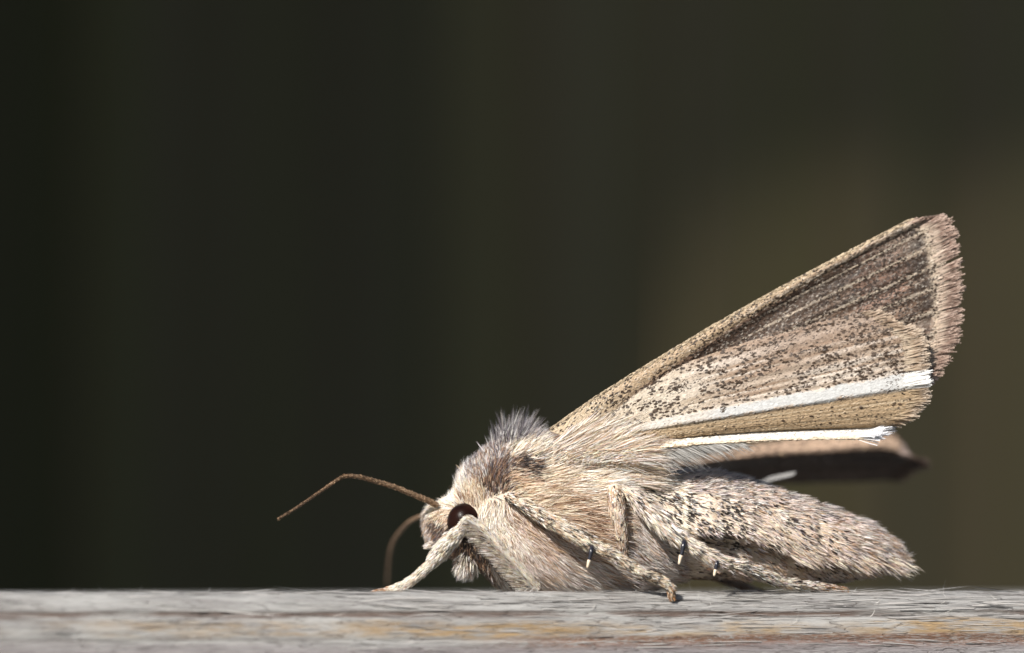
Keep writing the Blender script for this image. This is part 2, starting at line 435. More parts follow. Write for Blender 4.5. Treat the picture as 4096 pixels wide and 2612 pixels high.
wide = 1 - abd * 0.27 * sstep(-0.15 - .25 * sstep(2900, 3250, st[:, 0])[:, None], -0.33 - .25 * sstep(2900, 3250, st[:, 0])[:, None], f) + abd * 0.05 * np.exp(-((f + 0.1) / 0.2) ** 2)
# the belly segments overlap like roof tiles
seg = abd * 0.10 * ((st[:, 0][:, None] / 130.0) % 1.0)
BODY = np.stack([np.broadcast_to(xb[:, None], (len(xb), 56)), -np.maximum(st[:, 3], .05)[:, None] * (np.sign(np.sin(ang)) * np.abs(np.sin(ang)) ** 0.62)[None] * wide * (1 + seg),
                 zc[:, None] + hh[:, None] * f * (1 + 0.4 * seg)], -1)
body = grid_obj('body', BODY, M_SKIN, moth, closed=True)

# ---- fur: lie of the hair, length and pigments at landmarks (pixels of the side view)
#  px, py, dx, dy(down), length px, lift, width px, {pigment: share}
FL = [(1755, 1992, -.8, -.55, 52, .5, 5, 'cream2 white2 tan1'), (1840, 1950, -.35, -1, 85, .6, 5, 'white3 cream1 grey1'),
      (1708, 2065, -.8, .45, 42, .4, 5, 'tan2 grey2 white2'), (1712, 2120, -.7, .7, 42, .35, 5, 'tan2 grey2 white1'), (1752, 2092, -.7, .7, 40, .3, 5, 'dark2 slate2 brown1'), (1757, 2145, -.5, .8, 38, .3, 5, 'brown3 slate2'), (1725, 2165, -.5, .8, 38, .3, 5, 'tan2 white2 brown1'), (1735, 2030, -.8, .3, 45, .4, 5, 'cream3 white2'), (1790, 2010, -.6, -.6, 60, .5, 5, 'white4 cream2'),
      (1770, 2050, -.5, .8, 45, .3, 5, 'cream2 tan2'), (1800, 2200, -.2, 1, 45, .3, 5, 'dark2 brown2'), (1880, 2180, .1, 1, 45, .3, 5, 'dark3 brown1'),  # dark shares under the eye paint in the foreleg's shadow
      (1845, 1905, -.55, -.8, 85, .7, 5, 'white2 grey2 slate2 tan1'), (1870, 1860, -.65, -.7, 66, .65, 5, 'grey2 slate3 white2'), (1930, 1790, -.45, -.9, 66, .7, 5, 'grey2 slate3 brown2 white1'), (1985, 1745, -.2, -1, 80, .7, 5, 'slate4 grey2 brown1 white1'),
      (2050, 1715, .1, -1, 105, .75, 5, 'slate2 grey3 white1'), (2100, 1725, .35, -.9, 90, .6, 5, 'grey3 slate1 white1'), (2180, 1740, .9, -.25, 80, .2, 5, 'grey2 brown2 tan1'),
      (1960, 1850, -.35, -.8, 55, .6, 5, 'brown3 slate3 grey2 white1'), (1920, 1910, -.3, -.8, 60, .55, 5, 'brown2 grey3 slate2 white1'), (1930, 1840, -.4, -.85, 60, .6, 5, 'slate3 grey2 brown2 white1'), (1900, 1985, -.1, -.9, 50, .45, 5, 'cream2 tan2 brown1'),
      (1965, 1950, .1, -.8, 45, .4, 5, 'dark3 brown3 slate1'), (1990, 1880, .2, -.7, 50, .4, 5, 'brown3 slate2 dark1'),
      (2050, 1790, .75, -.6, 75, .3, 5, 'cream3 white3'), (2110, 1810, .85, -.45, 85, .25, 5, 'cream3 white2'), (2080, 1858, .9, -.1, 50, .3, 5, 'dark5 brown1'), (2112, 1866, .9, .2, 50, .3, 5, 'dark4 brown2'),
      (2060, 1905, .9, .05, 60, .25, 5, 'brown1 tan3 cream1'), (2200, 1860, 1, -.2, 125, .15, 5, 'cream4 white2 tan1'), (2300, 1800, 1, -.45, 140, .16, 5, 'cream2 white3 tan1'),
      (2400, 1810, 1, -.4, 150, .2, 5, 'white3 cream2 tan1'), (2160, 1935, 1, -.25, 115, .15, 5, 'cream3 tan3'), (2300, 1930, 1, -.1, 130, .13, 5, 'cream3 white2 tan1'),
      (2430, 1910, 1, -.12, 130, .15, 5, 'white4 cream2'), (2120, 1990, 1, -.15, 110, .15, 5, 'cream4 tan2'), (2260, 2030, 1, .0, 120, .13, 5, 'cream3 tan3 brown1'),
      (2400, 2040, 1, .08, 120, .12, 5, 'cream2 tan2 pink2'), (2330, 2110, 1, .2, 110, .12, 5, 'tan3 brown2 cream1'),
      (1975, 2040, .15, .9, 60, .5, 4, 'white3 cream3'), (2010, 2110, .5, .7, 60, .55, 4, 'white2 cream3'), (2060, 2080, .7, .6, 60, .3, 4, 'tan2 brown2 pink2'),
      (2060, 2180, .6, .8, 65, .5, 4, 'pink2 white2 cream2'), (2150, 2150, .8, .6, 80, .3, 4, 'pink3 tan2 brown1'), (2130, 2260, .8, .6, 90, .4, 4, 'pink3 white2 tan1'),
      (2250, 2200, .85, .5, 95, .28, 5, 'tan1 pink3 white2 brown1'), (2280, 2310, .9, .45, 110, .25, 5, 'pink2 grey2 white3 tan1'), (2400, 2280, .95, .35, 120, .22, 5, 'grey2 white3 tan1 brown1'),
      (2540, 2060, .6, .75, 80, .15, 5, 'pink4 grey1 white1'), (2560, 2180, .8, .6, 85, .15, 5, 'pink4 grey2 white1'), (2600, 2300, .95, .4, 110, .2, 5, 'pink3 grey2 white2'),
      (2560, 1960, .9, .45, 85, .15, 6, 'cream3 white3 dark.3'), (2640, 1900, 1, .0, 110, .25, 5, 'white3 grey2'), (2690, 2020, .8, .55, 70, .12, 7, 'cream3 white2 dark.4'),
      (2760, 1910, 1, -.05, 100, .35, 5, 'grey2 pink3'), (2860, 1930, 1, .05, 95, .38, 5, 'pink3 grey2 slate.4'), (2820, 2020, .9, .5, 55, .1, 7, 'pink3 tan2 cream1 slate.9'),
      (2900, 2100, .85, .5, 60, .12, 7, 'pink3 cream2 white1 dark.6'), (3000, 1975, 1, .3, 75, .3, 6, 'pink3 tan2 white.5 slate.5'), (3050, 2070, .9, .5, 62, .12, 7, 'tan2 pink3 cream2 slate.9'),
      (3100, 2160, .8, .65, 75, .2, 6, 'cream2 pink3 tan1 slate.5'), (3180, 2010, 1, .35, 75, .26, 6, 'pink3 tan2 slate.4'), (3250, 2120, .9, .5, 70, .12, 6, 'tan3 pink3 cream1 slate.6'),
      (3330, 2060, 1, .35, 75, .25, 6, 'pink3 tan2 slate.3'), (3420, 2160, .95, .4, 95, .15, 5, 'tan3 pink3 brown.7'), (3530, 2160, 1, .3, 90, .25, 5, 'pink3 tan2 white1'),
      (3570, 2220, 1, .32, 110, .25, 5, 'tan2 pink2 white1'), (3480, 2270, .9, .55, 95, .25, 5, 'tan3 pink2 brown1'), (3350, 2290, .85, .5, 70, .15, 6, 'pink3 white1 tan2 dark.3'),
      (3150, 2270, .85, .5, 65, .1, 6, 'pink3 tan2 brown1'), (3000, 2240, .85, .45, 65, .1, 6, 'pink3 tan2 brown1 slate.5'), (2850, 2200, .9, .4, 65, .1, 6, 'pink3 white1 tan1 slate.4'),
      (2800, 2300, 1, .3, 60, .1, 6, 'brown2 pink2 slate1')]
import re
names = list(PAL)
FL = [(*a[:7], a[7].replace('tan2', 'tan1 grey1').replace('tan3', 'tan1.5 grey1.5')) if a[0] > 2700 else a for a in FL]
FPX = np.array([(a[0], a[1]) for a in FL], float); FV = np.array([a[2:7] for a in FL], float)
FD = norm(FV[:, :2]); FW = np.zeros((len(FL), len(names)))
for i, a in enumerate(FL):
    for w_, q_ in re.findall(r'([a-z]+)([\d.]+)', a[7]): FW[i, names.index(w_)] = float(q_)
FW /= FW.sum(1, keepdims=True)
PALA = np.array([PAL[k] for k in names])

def field(px, py, power=3.0):
    d2 = (px[:, None] - FPX[None, :, 0]) ** 2 + (py[:, None] - FPX[None, :, 1]) ** 2 + 350
    w = d2 ** -power; w /= w.sum(1, keepdims=True)
    return norm(w @ FD), w @ FV[:, 2], w @ FV[:, 3], w @ FV[:, 4], w @ FW

def choose(Wt, n):
    cum = np.cumsum(Wt, 1); cum /= cum[:, -1:]
    k = np.minimum((rng.random((n, 1)) > cum).sum(1), Wt.shape[1] - 1)
    return PALA[k] * rng.uniform(0.70, 1.08, (n, 1)) * (1 + rng.normal(0, 0.03, (n, 3)))

EYE_C = W(1862, 2092, -1.36); EYE_R = np.array([0.64, 0.56, 0.70])
def body_fur(name, xlo, xhi, density, lscale=1.0, wscale=1.0):
    rows = (st[:, 0][:-1] >= xlo) & (st[:, 0][:-1] < xhi)
    wgt = np.broadcast_to(rows[:, None], (len(rows), 56)).astype(float) * np.where(BODY[:-1, :, 1] < .4, 1, .4)
    Pc = np.concatenate([BODY, BODY[:, :1]], 1)
    ar = np.linalg.norm(np.cross(Pc[1:, 1:] - Pc[:-1, :-1], Pc[:-1, 1:] - Pc[1:, :-1]), axis=-1) / 2
    n = int((ar * wgt).sum() * density)
    p, nr, tg, u, v = sample_grid(BODY, n, True, wgt)
    cen = np.stack([p[:, 0], 0 * p[:, 0], np.interp(p[:, 0], xb, zc)], -1)
    nr = nr * np.sign((nr * (p - cen)).sum(1))[:, None]
    px, py = to_px(p)
    jx = rng.normal(0, 7, (2, n))
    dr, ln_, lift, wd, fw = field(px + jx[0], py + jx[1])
    # bare places: eyes and the smooth pale plate behind the wing root
    eye = (((p - EYE_C) * [1, 0, 1] / (EYE_R * 0.80)) ** 2).sum(1) < 1
    plate = (np.abs(px - 2535) < 50) & (np.abs(py - 1910) < 20)
    keep = ~((eye | (plate & False)) & (np.abs(p[:, 1]) > 0.5))
    p, nr, px, py, dr, ln_, lift, wd, fw = (a[keep] for a in (p, nr, px, py, dr, ln_, lift, wd, fw)); n = len(p)
    fl = np.stack([dr[:, 0], 0 * dr[:, 0], -dr[:, 1]], -1)
    fl = fl + vnoise(p * 2.3, 31) * 0.22 + vnoise(p * 6.0, 57) * 0.16
    tgv = norm(fl - (fl * nr).sum(1, keepdims=True) * nr)
    lf = lift * rng.uniform(0.35, 1.3, n) * np.where(px > 2650, .62, np.where(px < 2110, 1.15, .8))
    d = norm(tgv + lf[:, None] * nr + rng.normal(0, 0.09, (n, 3)))
    ln_ = ln_ * K * rng.uniform(0.5, 1.12, n) * lscale
    root_bias = noise(p * 3.1, 71)
    fw = fw.copy(); dk_ = sstep(2600, 2750, px) * sstep(3480, 3250, px) * sstep(2330, 2150, py)
    fw[:, names.index('dark')] += .055 * dk_ * noise(p * 4.0, 66)
    fw[:, names.index('brown')] += .05; fw[:, names.index('tan')] += .05
    fw = fw * (0.6 + 0.8 * np.stack([noise(p * 2.7 + q * 7.3, 80 + q) for q in range(len(names))], 1)) ** 2
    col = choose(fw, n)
    tipc = np.clip(col * rng.uniform(1.0, 1.25, (n, 1)), 0, 0.95); col = col * rng.uniform(.75, 1.0, (n, 1)) * np.array([[1, .96, .92]])
    bend = -0.35 * lf[:, None] * nr + rng.normal(0, 0.08, (n, 3))
    isd = (col.max(1) < .08) & (px > 2560); ln_ = np.where(isd, ln_ * .6, ln_); wd = np.where(isd, wd * 1.15, wd); p = p + nr * np.where(isd, .07, 0)[:, None]
    bl = Blades(); bl.add(p - nr * 0.03, d, nr, ln_, wd * K * rng.uniform(0.7, 1.25, n) * wscale, col, bend, HAIR, 0.42, tipc)
    return bl
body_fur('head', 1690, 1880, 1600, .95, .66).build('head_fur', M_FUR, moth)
th = body_fur('thorax', 1880, 2500, 1250, .95, .56)
n = 480; x = rng.normal(2050, 40, n); z = np.interp(x, st[:, 0], st[:, 1]) + rng.uniform(-5, 14, n)
p = np.stack([(x - 2048) * K, rng.normal(0, .75, n), (2365 - z) * K], -1)
d = norm(np.stack([.16 + (x - 2035) / 170, rng.normal(0, .3, n), np.full(n, 1.0)], -1) + rng.normal(0, .13, (n, 3)) + vnoise(p * 4.5, 91) * .38)
tw = np.zeros((n, len(names))); tw[:, names.index('slate')] = 5; tw[:, names.index('dark')] = 1; tw[:, names.index('grey')] = 3; tw[:, names.index('white')] = .6; tw[:, names.index('pink')] = .6
cA = choose(tw, n); cB = choose(tw, n)
th.add(p, d, np.tile([[0, -1.0, .2]], (n, 1)), np.interp(x, [1940, 2020, 2075, 2130], [60, 128, 132, 80]) * K * rng.uniform(.25, 1.15, n), 3.8 * K * rng.uniform(.7, 1.3, n), cA, rng.normal(0, .1, (n, 3)), HAIR, .7, cB)
th.build('thorax_fur', M_FUR, moth)
ab = body_fur('abdomen', 2500, 3610, 1150, .66, .72)
# ragged tufts hanging from the edge of the upper plates, on both flanks
tk = [(2950, 2075, 70), (3010, 2115, 80), (3060, 2125, 85), (3130, 2140, 90), (3180, 2190, 95), (3210, 2215, 80), (3330, 2210, 80), (3420, 2240, 80), (3560, 2250, 80)]
for side_ in (-1, 1):
    for (tx, ty, tl) in tk:
        n = 200
        x = tx + rng.normal(0, 26, n); z = ty + rng.normal(0, 14, n)
        hw = np.interp(x, st[:, 0], st[:, 3])
        p = np.stack([(x - 2048) * K, side_ * hw * 1.03, (2365 - z) * K], -1)
        nr = np.tile([[0, side_ * 1.0, 0.25]], (n, 1))
        d = norm(np.stack([np.full(n, .85), np.full(n, side_ * 0.12), np.full(n, -.55)], -1) + rng.normal(0, .14, (n, 3)))
        fw = np.tile(FW[[i for i, a in enumerate(FL) if a[0] == 3100][0]], (n, 1))
        ab.add(p, d, norm(nr), tl * K * rng.uniform(.5, 1.05, n), 4 * K, choose(fw, n), None, HAIR, .6)
for (tx, tl) in ((2890, 85), (3040, 80), (3185, 75), (3325, 70), (3470, 70)):
    n = 260; x = tx - 30 + rng.normal(0, 22, n); a_ = rng.normal(0, .7, n)
    hw = np.interp(x, st[:, 0], st[:, 3]); tp = np.interp(x, st[:, 0], st[:, 1]); bt = np.interp(x, st[:, 0], st[:, 2])
    p = np.stack([(x - 2048) * K, -hw * np.sign(np.sin(a_)) * np.abs(np.sin(a_)) ** .62, (2365 - (tp + bt) / 2 + (bt - tp) / 2 * np.cos(a_)) * K], -1)
    nr = norm(np.stack([0 * x, -np.sin(a_), np.cos(a_)], -1))
    d = norm(np.stack([np.full(n, 1.0), 0 * x, np.full(n, -.32)], -1) + .42 * nr + rng.normal(0, .1, (n, 3)))
    tw = np.zeros((n, len(names))); tw[:, names.index('pink')] = 3; tw[:, names.index('grey')] = 2; tw[:, names.index('white')] = 1; tw[:, names.index('slate')] = .4
    ab.add(p, d, nr, tl * K * rng.uniform(.5, 1.1, n), 3.6 * K, choose(tw, n), -.2 * nr, HAIR, .5)
ab.build('abdomen_fur', M_FUR, moth)

# ---- ellipsoids
def ellipsoid(name, c, r, mat, parent, nu=24, nv=40, rot=0.0):
    u = np.linspace(0.02, np.pi - 0.02, nu)[:, None]; v = np.linspace(0, 2 * np.pi, nv, endpoint=False)[None]
    P = np.stack([r[0] * np.sin(u) * np.cos(v), r[1] * np.sin(u) * np.sin(v), r[2] * np.cos(u) + 0 * v], -1)
    ca, sa = math.cos(rot), math.sin(rot)
    P = np.stack([P[..., 0] * ca - P[..., 2] * sa, P[..., 1], P[..., 0] * sa + P[..., 2] * ca], -1)
    return grid_obj(name, P + np.asarray(c), mat, parent, closed=True)
for s_ in (1, -1):
    ellipsoid('eye', EYE_C * [1, s_, 1], EYE_R, M_EYE, moth, rot=0.25)
    ellipsoid('ocellus', W(1840, 2012, -1.0) * [1, s_, 1], (0.05, .05, .05), M_BLACK, moth, 10, 14)

# ---- antennae: ringed tapering threads
def antenna(keys, rings, pale=1.0):
    path, rad = px_path(keys, rings * 4)
    ph = (np.arange(rings * 4) % 4) / 4
    r = rad * (0.86 + 0.2 * ph)
    G = tube_grid(path, r, 10)
    sh = 0.75 + 0.5 * hash3(np.arange(rings * 4) // 4, 3, 5)
    topm = np.clip(G[..., 2] - path[:, None, 2], -1, 1) / np.maximum(rad[:, None], 1e-6)
    c = np.array([0.23, 0.145, 0.085])[None, None] * sh[:, None, None] * (0.55 + 0.6 * ph)[:, None, None] + 0 * G
    o = grid_obj('antenna', G, M_ANT, moth, closed=True, col=c)
    bl = Blades()
    p, nr, tg, u, v = sample_grid(G, 2600, True); cen = path[np.clip((u * (len(path) - 1)).astype(int), 0, len(path) - 1)]
    nr = norm(p - cen)
    cc = np.where((rng.random(2600) < pale * np.clip(1.1 - u * 1.2, 0.15, 1))[:, None], np.array([[.42, .29, .18]]), np.array([[.16, .10, .06]])) * rng.uniform(.7, 1.2, (2600, 1))
    bl.add(p, norm(tg + .3 * nr), nr, .06, .028, cc, None, SCALE, .5)
    bl.build('antenna_scales', M_ANT, o)
antenna([(1752, 2022, -0.95, 10.5), (1700, 1998, -1.1, 10.5), (1621, 1965, -1.3, 9.8), (1560, 1942, -1.45, 9.3), (1494, 1923, -1.6, 8.8), (1439, 1908, -1.8, 8.2), (1397, 1904, -1.9, 7.8), (1360, 1913, -2.1, 7.2),
         (1283, 1965, -2.6, 6.2), (1177, 2037, -3.6, 5.2), (1113, 2075, -4.2, 4.0)], 120)
antenna([(1745, 2045, 0.95, 10), (1693, 2062, 2.2, 8), (1643, 2084, 3.8, 7), (1600, 2126, 5.4, 6.3), (1571, 2172, 6.7, 5.6), (1558, 2223, 7.8, 5), (1552, 2287, 8.9, 4.2), (1549, 2335, 9.8, 3.4)], 90, 0.05)  # far antenna: few pale scales, its shade is put into the colour

# ---- legs
def leg(name, keys, n=90, dens=900, fur=None, pal='cream4 tan2 white1 dark.5', hairl=34, lift=.22, scale_end=0.55, mirror=False, bottom_fringe=0):
    path, rad = px_path(keys, n); rad = rad * (1 - .25 * sstep(18 * K, 32 * K, rad))
    uu = np.linspace(0, 1, n); rad = rad * (1 + .16 * sstep(.62, .68, uu) * (((uu - .66) * 15) % 1 - .5))
    G = tube_grid(path, rad * 0.86, 14)
    o = grid_obj(name, G, M_SKIN, moth, closed=True)
    Wn = np.zeros((1, len(names)))
    for w_, q_ in re.findall(r'([a-z]+)([\d.]+)', pal): Wn[0, names.index(w_)] = float(q_)
    area = np.sum(2 * np.pi * rad[:-1] * np.linalg.norm(np.diff(path, axis=0), axis=1)); cnt = int(area * dens * 1.5)
    p, nr, tg, u, v = sample_grid(G, cnt, True)
    cen = np.stack([np.interp(u, np.linspace(0, 1, n), path[:, q]) for q in range(3)], -1)
    nr = norm(p - cen); r = np.interp(u, np.linspace(0, 1, n), rad)
    thin = np.clip(r / (34 * K), 0.3, 1.15)
    fr = np.zeros(cnt)
    if bottom_fringe: fr = bottom_fringe * sstep(0.0, 0.7, -nr[:, 2] - .4 * nr[:, 0]) * sstep(.40, .34, u)
    d = norm(tg + (lift * rng.uniform(.4, 1.5, cnt) * thin + fr)[:, None] * nr + rng.normal(0, .08, (cnt, 3)) + vnoise(p * 5, 13) * .15)
    Wt = np.tile(Wn, (cnt, 1))
    Wt[:, names.index('dark')] *= 2.2 * noise(p * 5.0, 19) ** 2 * 2
    tarsus = 3 * sstep(0.88, .98, u)
    Wt[:, names.index('amber')] += tarsus * 3; Wt[:, names.index('brown')] += tarsus * 2
    Wt[:, names.index('white')] += 3 * fr; Wt[:, names.index('pink')] += 6 * fr
    col = choose(Wt, cnt)
    bl = Blades()
    bl.add(p, d, nr, hairl * K * thin * rng.uniform(.5, 1.2, cnt) * (1 + 1.9 * np.minimum(fr, 1)), 5.0 * K * rng.uniform(.7, 1.2, cnt), col, -.25 * (lift * thin)[:, None] * nr, HAIR, .6, np.clip(col * 1.12, 0, .9))
    bl.build('leg_scales', M_FUR, o)
    return o, path, rad
def spur(parent, keys):
    keys = [(keys[0][0] + 4, keys[0][1] - 18, keys[0][2] + .25, keys[0][3])] + list(keys)
    path, rad = px_path(keys, 16); rad = rad * .85
    o = grid_obj('spur', tube_grid(path, rad, 10), M_BLACK, parent, closed=True)
    tp = path[10:] ; 
    G = tube_grid(tp, rad[10:] * 1.12, 10)
    grid_obj('spur_tip', G, M_PLATE, parent, closed=True)
def claws(parent, px, py, y, dirx=1):
    for s_ in (-1, 1):
        c0 = W(px, py, y); pts = catmull([c0, c0 + [0.06 * dirx, s_ * 0.06, -0.03], c0 + [0.09 * dirx, s_ * 0.09, -0.12]], 8)
        grid_obj('claw', tube_grid(pts, np.linspace(.03, .006, 8), 8), M_CHITIN, parent, closed=True)

o, _, _ = leg('foreleg', [(2150, 2362, -2.6, 26), (2090, 2295, -2.8, 30), (2018, 2214, -2.95, 31), (1948, 2138, -3.02, 29), (1900, 2096, -3.05, 25), (1874, 2086, -3.08, 25), (1845, 2118, -3.1, 36), (1795, 2170, -3.1, 46),
              (1748, 2225, -3.1, 42), (1712, 2266, -3.08, 24), (1655, 2315, -3.0, 21), (1608, 2345, -2.9, 19), (1560, 2359, -2.8, 15), (1490, 2371, -2.7, 9)],
              120, 1000, pal='cream5 tan.8 white4 brown.2 dark.3', hairl=34, lift=.17, bottom_fringe=1.0)
claws(o, 1490, 2371, -2.7, -1)
o, _, _ = leg('midleg', [(2030, 1985, -2.3, 22), (2075, 2008, -2.55, 30), (2130, 2040, -2.8, 36), (2230, 2098, -3.1, 38), (2330, 2155, -3.3, 41), (2392, 2192, -3.4, 36), (2430, 2203, -3.45, 26), (2500, 2248, -3.5, 24),
              (2570, 2290, -3.5, 21), (2630, 2315, -3.45, 20), (2676, 2345, -3.4, 19), (2689, 2390, -3.35, 14)], 120, 900, pal='cream5 tan3 white1.5 dark2 brown.8', hairl=44, lift=.2)
spur(o, [(2366, 2200, -3.75, 11), (2361, 2225, -3.8, 9), (2355, 2248, -3.82, 7), (2349, 2272, -3.84, 4)])
claws(o, 2689, 2392, -3.4, 1)
o, _, _ = leg('hindleg', [(2488, 1950, -2.0, 24), (2540, 1992, -2.35, 42), (2600, 2048, -2.6, 50), (2670, 2112, -2.8, 46), (2730, 2158, -2.9, 42), (2800, 2203, -3.0, 38), (2870, 2240, -3.0, 38), (2920, 2252, -2.95, 30),
              (2960, 2262, -2.95, 26), (3042, 2295, -2.6, 25), (3139, 2332, -2.1, 22), (3286, 2349, -1.5, 18), (3380, 2361, -1.25, 12)], 130, 850, pal='cream4 white3 pink3 tan2 dark2', hairl=52, lift=.2)
spur(o, [(2735, 2178, -3.3, 12), (2730, 2205, -3.35, 10), (2722, 2230, -3.38, 8), (2716, 2258, -3.4, 4)])
spur(o, [(2868, 2250, -3.25, 10), (2865, 2268, -3.3, 9), (2861, 2285, -3.32, 7), (2856, 2304, -3.34, 4)])
claws(o, 3384, 2362, -1.25, 1)
path, rad = px_path([(2452, 1948, -2.25, 22), (2462, 1990, -2.45, 31), (2472, 2060, -2.5, 31), (2488, 2140, -2.42, 25), (2500, 2230, -2.2, 14)], 40)
G = tube_grid(path, rad, 14); fem = grid_obj('femur', G, M_PLATE, o, closed=True)
bl = Blades(); p, nr, tg, u, v = sample_grid(G, 1500, True); cen = np.stack([np.interp(u, np.linspace(0, 1, 40), path[:, q]) for q in range(3)], -1); nr = norm(p - cen)
Wn = np.zeros((1, len(names)))
for k_, q_ in (('tan', 4), ('cream', 3), ('brown', 1), ('dark', .6), ('pink', 2)): Wn[0, names.index(k_)] = q_
bl.add(p, norm(tg + .1 * nr), nr, 20 * K, 8 * K, choose(np.tile(Wn, (1500, 1)), 1500), None, SCALE, .3)
for ch in [bl]: make_mesh('leg_scales', np.vstack(ch.V), np.vstack(ch.F), M_FUR, o, np.vstack(ch.C), False, 'stuff')
# legs of the far side
o, _, _ = leg('foreleg', [(2160, 2300, 2.0, 30), (2090, 2260, 2.6, 34), (2050, 2250, 2.8, 28), (2060, 2300, 2.9, 30), (2080, 2345, 2.9, 20), (2060, 2382, 2.9, 12)], 60, 500)
o, _, _ = leg('midleg', [(2060, 2080, 2.2, 26), (2230, 2150, 3.0, 36), (2380, 2230, 3.3, 32), (2520, 2320, 3.5, 20), (2640, 2382, 3.7, 12)], 60, 500)
o, _, _ = leg('hindleg', [(2520, 2000, 1.9, 30), (2640, 2120, 2.6, 42), (2780, 2260, 2.9, 34), (2880, 2310, 3.0, 26), (2980, 2350, 3.0, 20), (3080, 2384, 3.0, 12)], 60, 500, pal='pink3 tan3 brown2')

# ---- palps
def tuft(name, keys, nhair, l, pal, lift):
    path, rad = px_path(keys, 24); G = tube_grid(path, rad, 12); o = grid_obj(name, G, M_SKIN, moth, closed=True)
    p, nr, tg, u, v = sample_grid(G, nhair, True); cen = np.stack([np.interp(u, np.linspace(0, 1, 24), path[:, q]) for q in range(3)], -1); nr = norm(p - cen)
    Wn = np.zeros((1, len(names)))
    for w_, q_ in re.findall(r'([a-z]+)([\d.]+)', pal): Wn[0, names.index(w_)] = float(q_)
    Wt = np.tile(Wn, (nhair, 1)); Wt[:, names.index('dark')] += 6 * sstep(.55, .2, u); Wt[:, names.index('white')] += 5 * sstep(.5, .8, u)
    bl = Blades(); bl.add(p, norm(tg + lift * nr + rng.normal(0, .12, (nhair, 3))), nr, l * K * rng.uniform(.5, 1.1, nhair), 4 * K, choose(Wt, nhair), None, HAIR, .7)
    bl.build('palp_fur', M_FUR, o)
for s_ in (1, -1):
    tuft('palp', [(1872, 2190, -.7 * s_, 20), (1870, 2225, -.75 * s_, 32), (1866, 2255, -.75 * s_, 34), (1860, 2275, -.75 * s_, 26)], 800, 62, 'white3 cream2 brown1 dark.6', .22)
tuft('palp_tip', [(1775, 2168, -.6, 18), (1740, 2176, -.7, 16), (1712, 2183, -.75, 12), (1704, 2185, -.75, 6)], 260, 22, 'white4 cream3', .12)

# ================================================================== wings
def wing_sheet(P, name, parent_obj):
    """membrane with a little thickness"""
    du = np.gradient(P, axis=0); dv = np.gradient(P, axis=1); nr = norm(np.cross(du, dv))
    n, m = P.shape[:2]
    A_ = P + nr * 0.008; B_ = P - nr * 0.008
    ring = np.concatenate([A_, B_[:, ::-1]], 1)
    return grid_obj(name, ring, M_MEMBRANE, parent_obj, closed=True, cap=False)

# ---- near forewing
FWM = catmull([(3634, 884), (3700, 884), (3740, 905), (3758, 960), (3768, 1030), (3776, 1100), (3783, 1180), (3783, 1260), (3772, 1340), (3745, 1420), (3705, 1490), (3672, 1560)], 81)
BOW = [(0, 0), (.12, -22), (.25, -30), (.45, -36), (.65, -30), (.85, -14), (1, 0)]
def costa_v(s):
    return np.clip(58 / (95 + 610 * s), .05, .45)
def forewing_pt(s, v):
    R = interp_pts([(0, (2196, 1722)), (.35, (2270, 1752)), (1, (2345, 1785))], v)
    M_ = interp_pts([(i / 80, FWM[i]) for i in range(81)], v)
    q = R + (M_ - R) * s[..., None]
    bow = np.interp(s, [b_[0] for b_ in BOW], [b_[1] for b_ in BOW]) * np.clip(1 - v * 1.3, 0, 1)
    y = -1.75 + 0.9 * s
    vc = costa_v(s)
    y = y - 0.12 * np.exp(-((v - .5 * vc) / (.62 * vc)) ** 2) + 0.11 * np.exp(-((v - 1.85 * vc) / (.7 * vc)) ** 2) * sstep(0, .25, s) * (1 - 0.8 * sstep(.45, .85, s))
    y = y + 0.016 * np.cos(v * 2 * np.pi * 9.5) * sstep(.35, .8, s)
    return W(q[..., 0], q[..., 1] + bow, y)
def sheet(fn, n, m):
    s, v = np.meshgrid(np.linspace(0, 1, n), np.linspace(0, 1, m), indexing='ij')
    return fn(s, v)
def scatter(fn, n, smin=0.0, dens=None):
    """random (s, v) spread evenly over a wing, with position, normal and direction towards the margin"""
    P = sheet(fn, 90, 90)
    a, b_, c_, d_ = P[:-1, :-1], P[:-1, 1:], P[1:, 1:], P[1:, :-1]
    ar = np.linalg.norm(np.cross(c_ - a, b_ - d_), axis=-1).ravel(); ar /= ar.sum()
    k = rng.choice(len(ar), n, p=ar); i, j = np.divmod(k, 89)
    s = (i + rng.random(n)) / 89; v = (j + rng.random(n)) / 89
    e = 0.004
    p = fn(s, v); ds = norm(fn(np.minimum(s + e, 1), v) - fn(np.maximum(s - e, 0), v)); dv = fn(s, np.minimum(v + e, 1)) - fn(s, np.maximum(v - e, 0))
    nr = norm(np.cross(ds, dv)); nr = nr * np.where(nr[:, 1:2] > 0, -1, 1)        # towards the viewer's side: the underside
    return s, v, p, nr, ds

def mixc(c, f, other):
    return c * (1 - f[:, None]) + np.array(other)[None] * f[:, None]

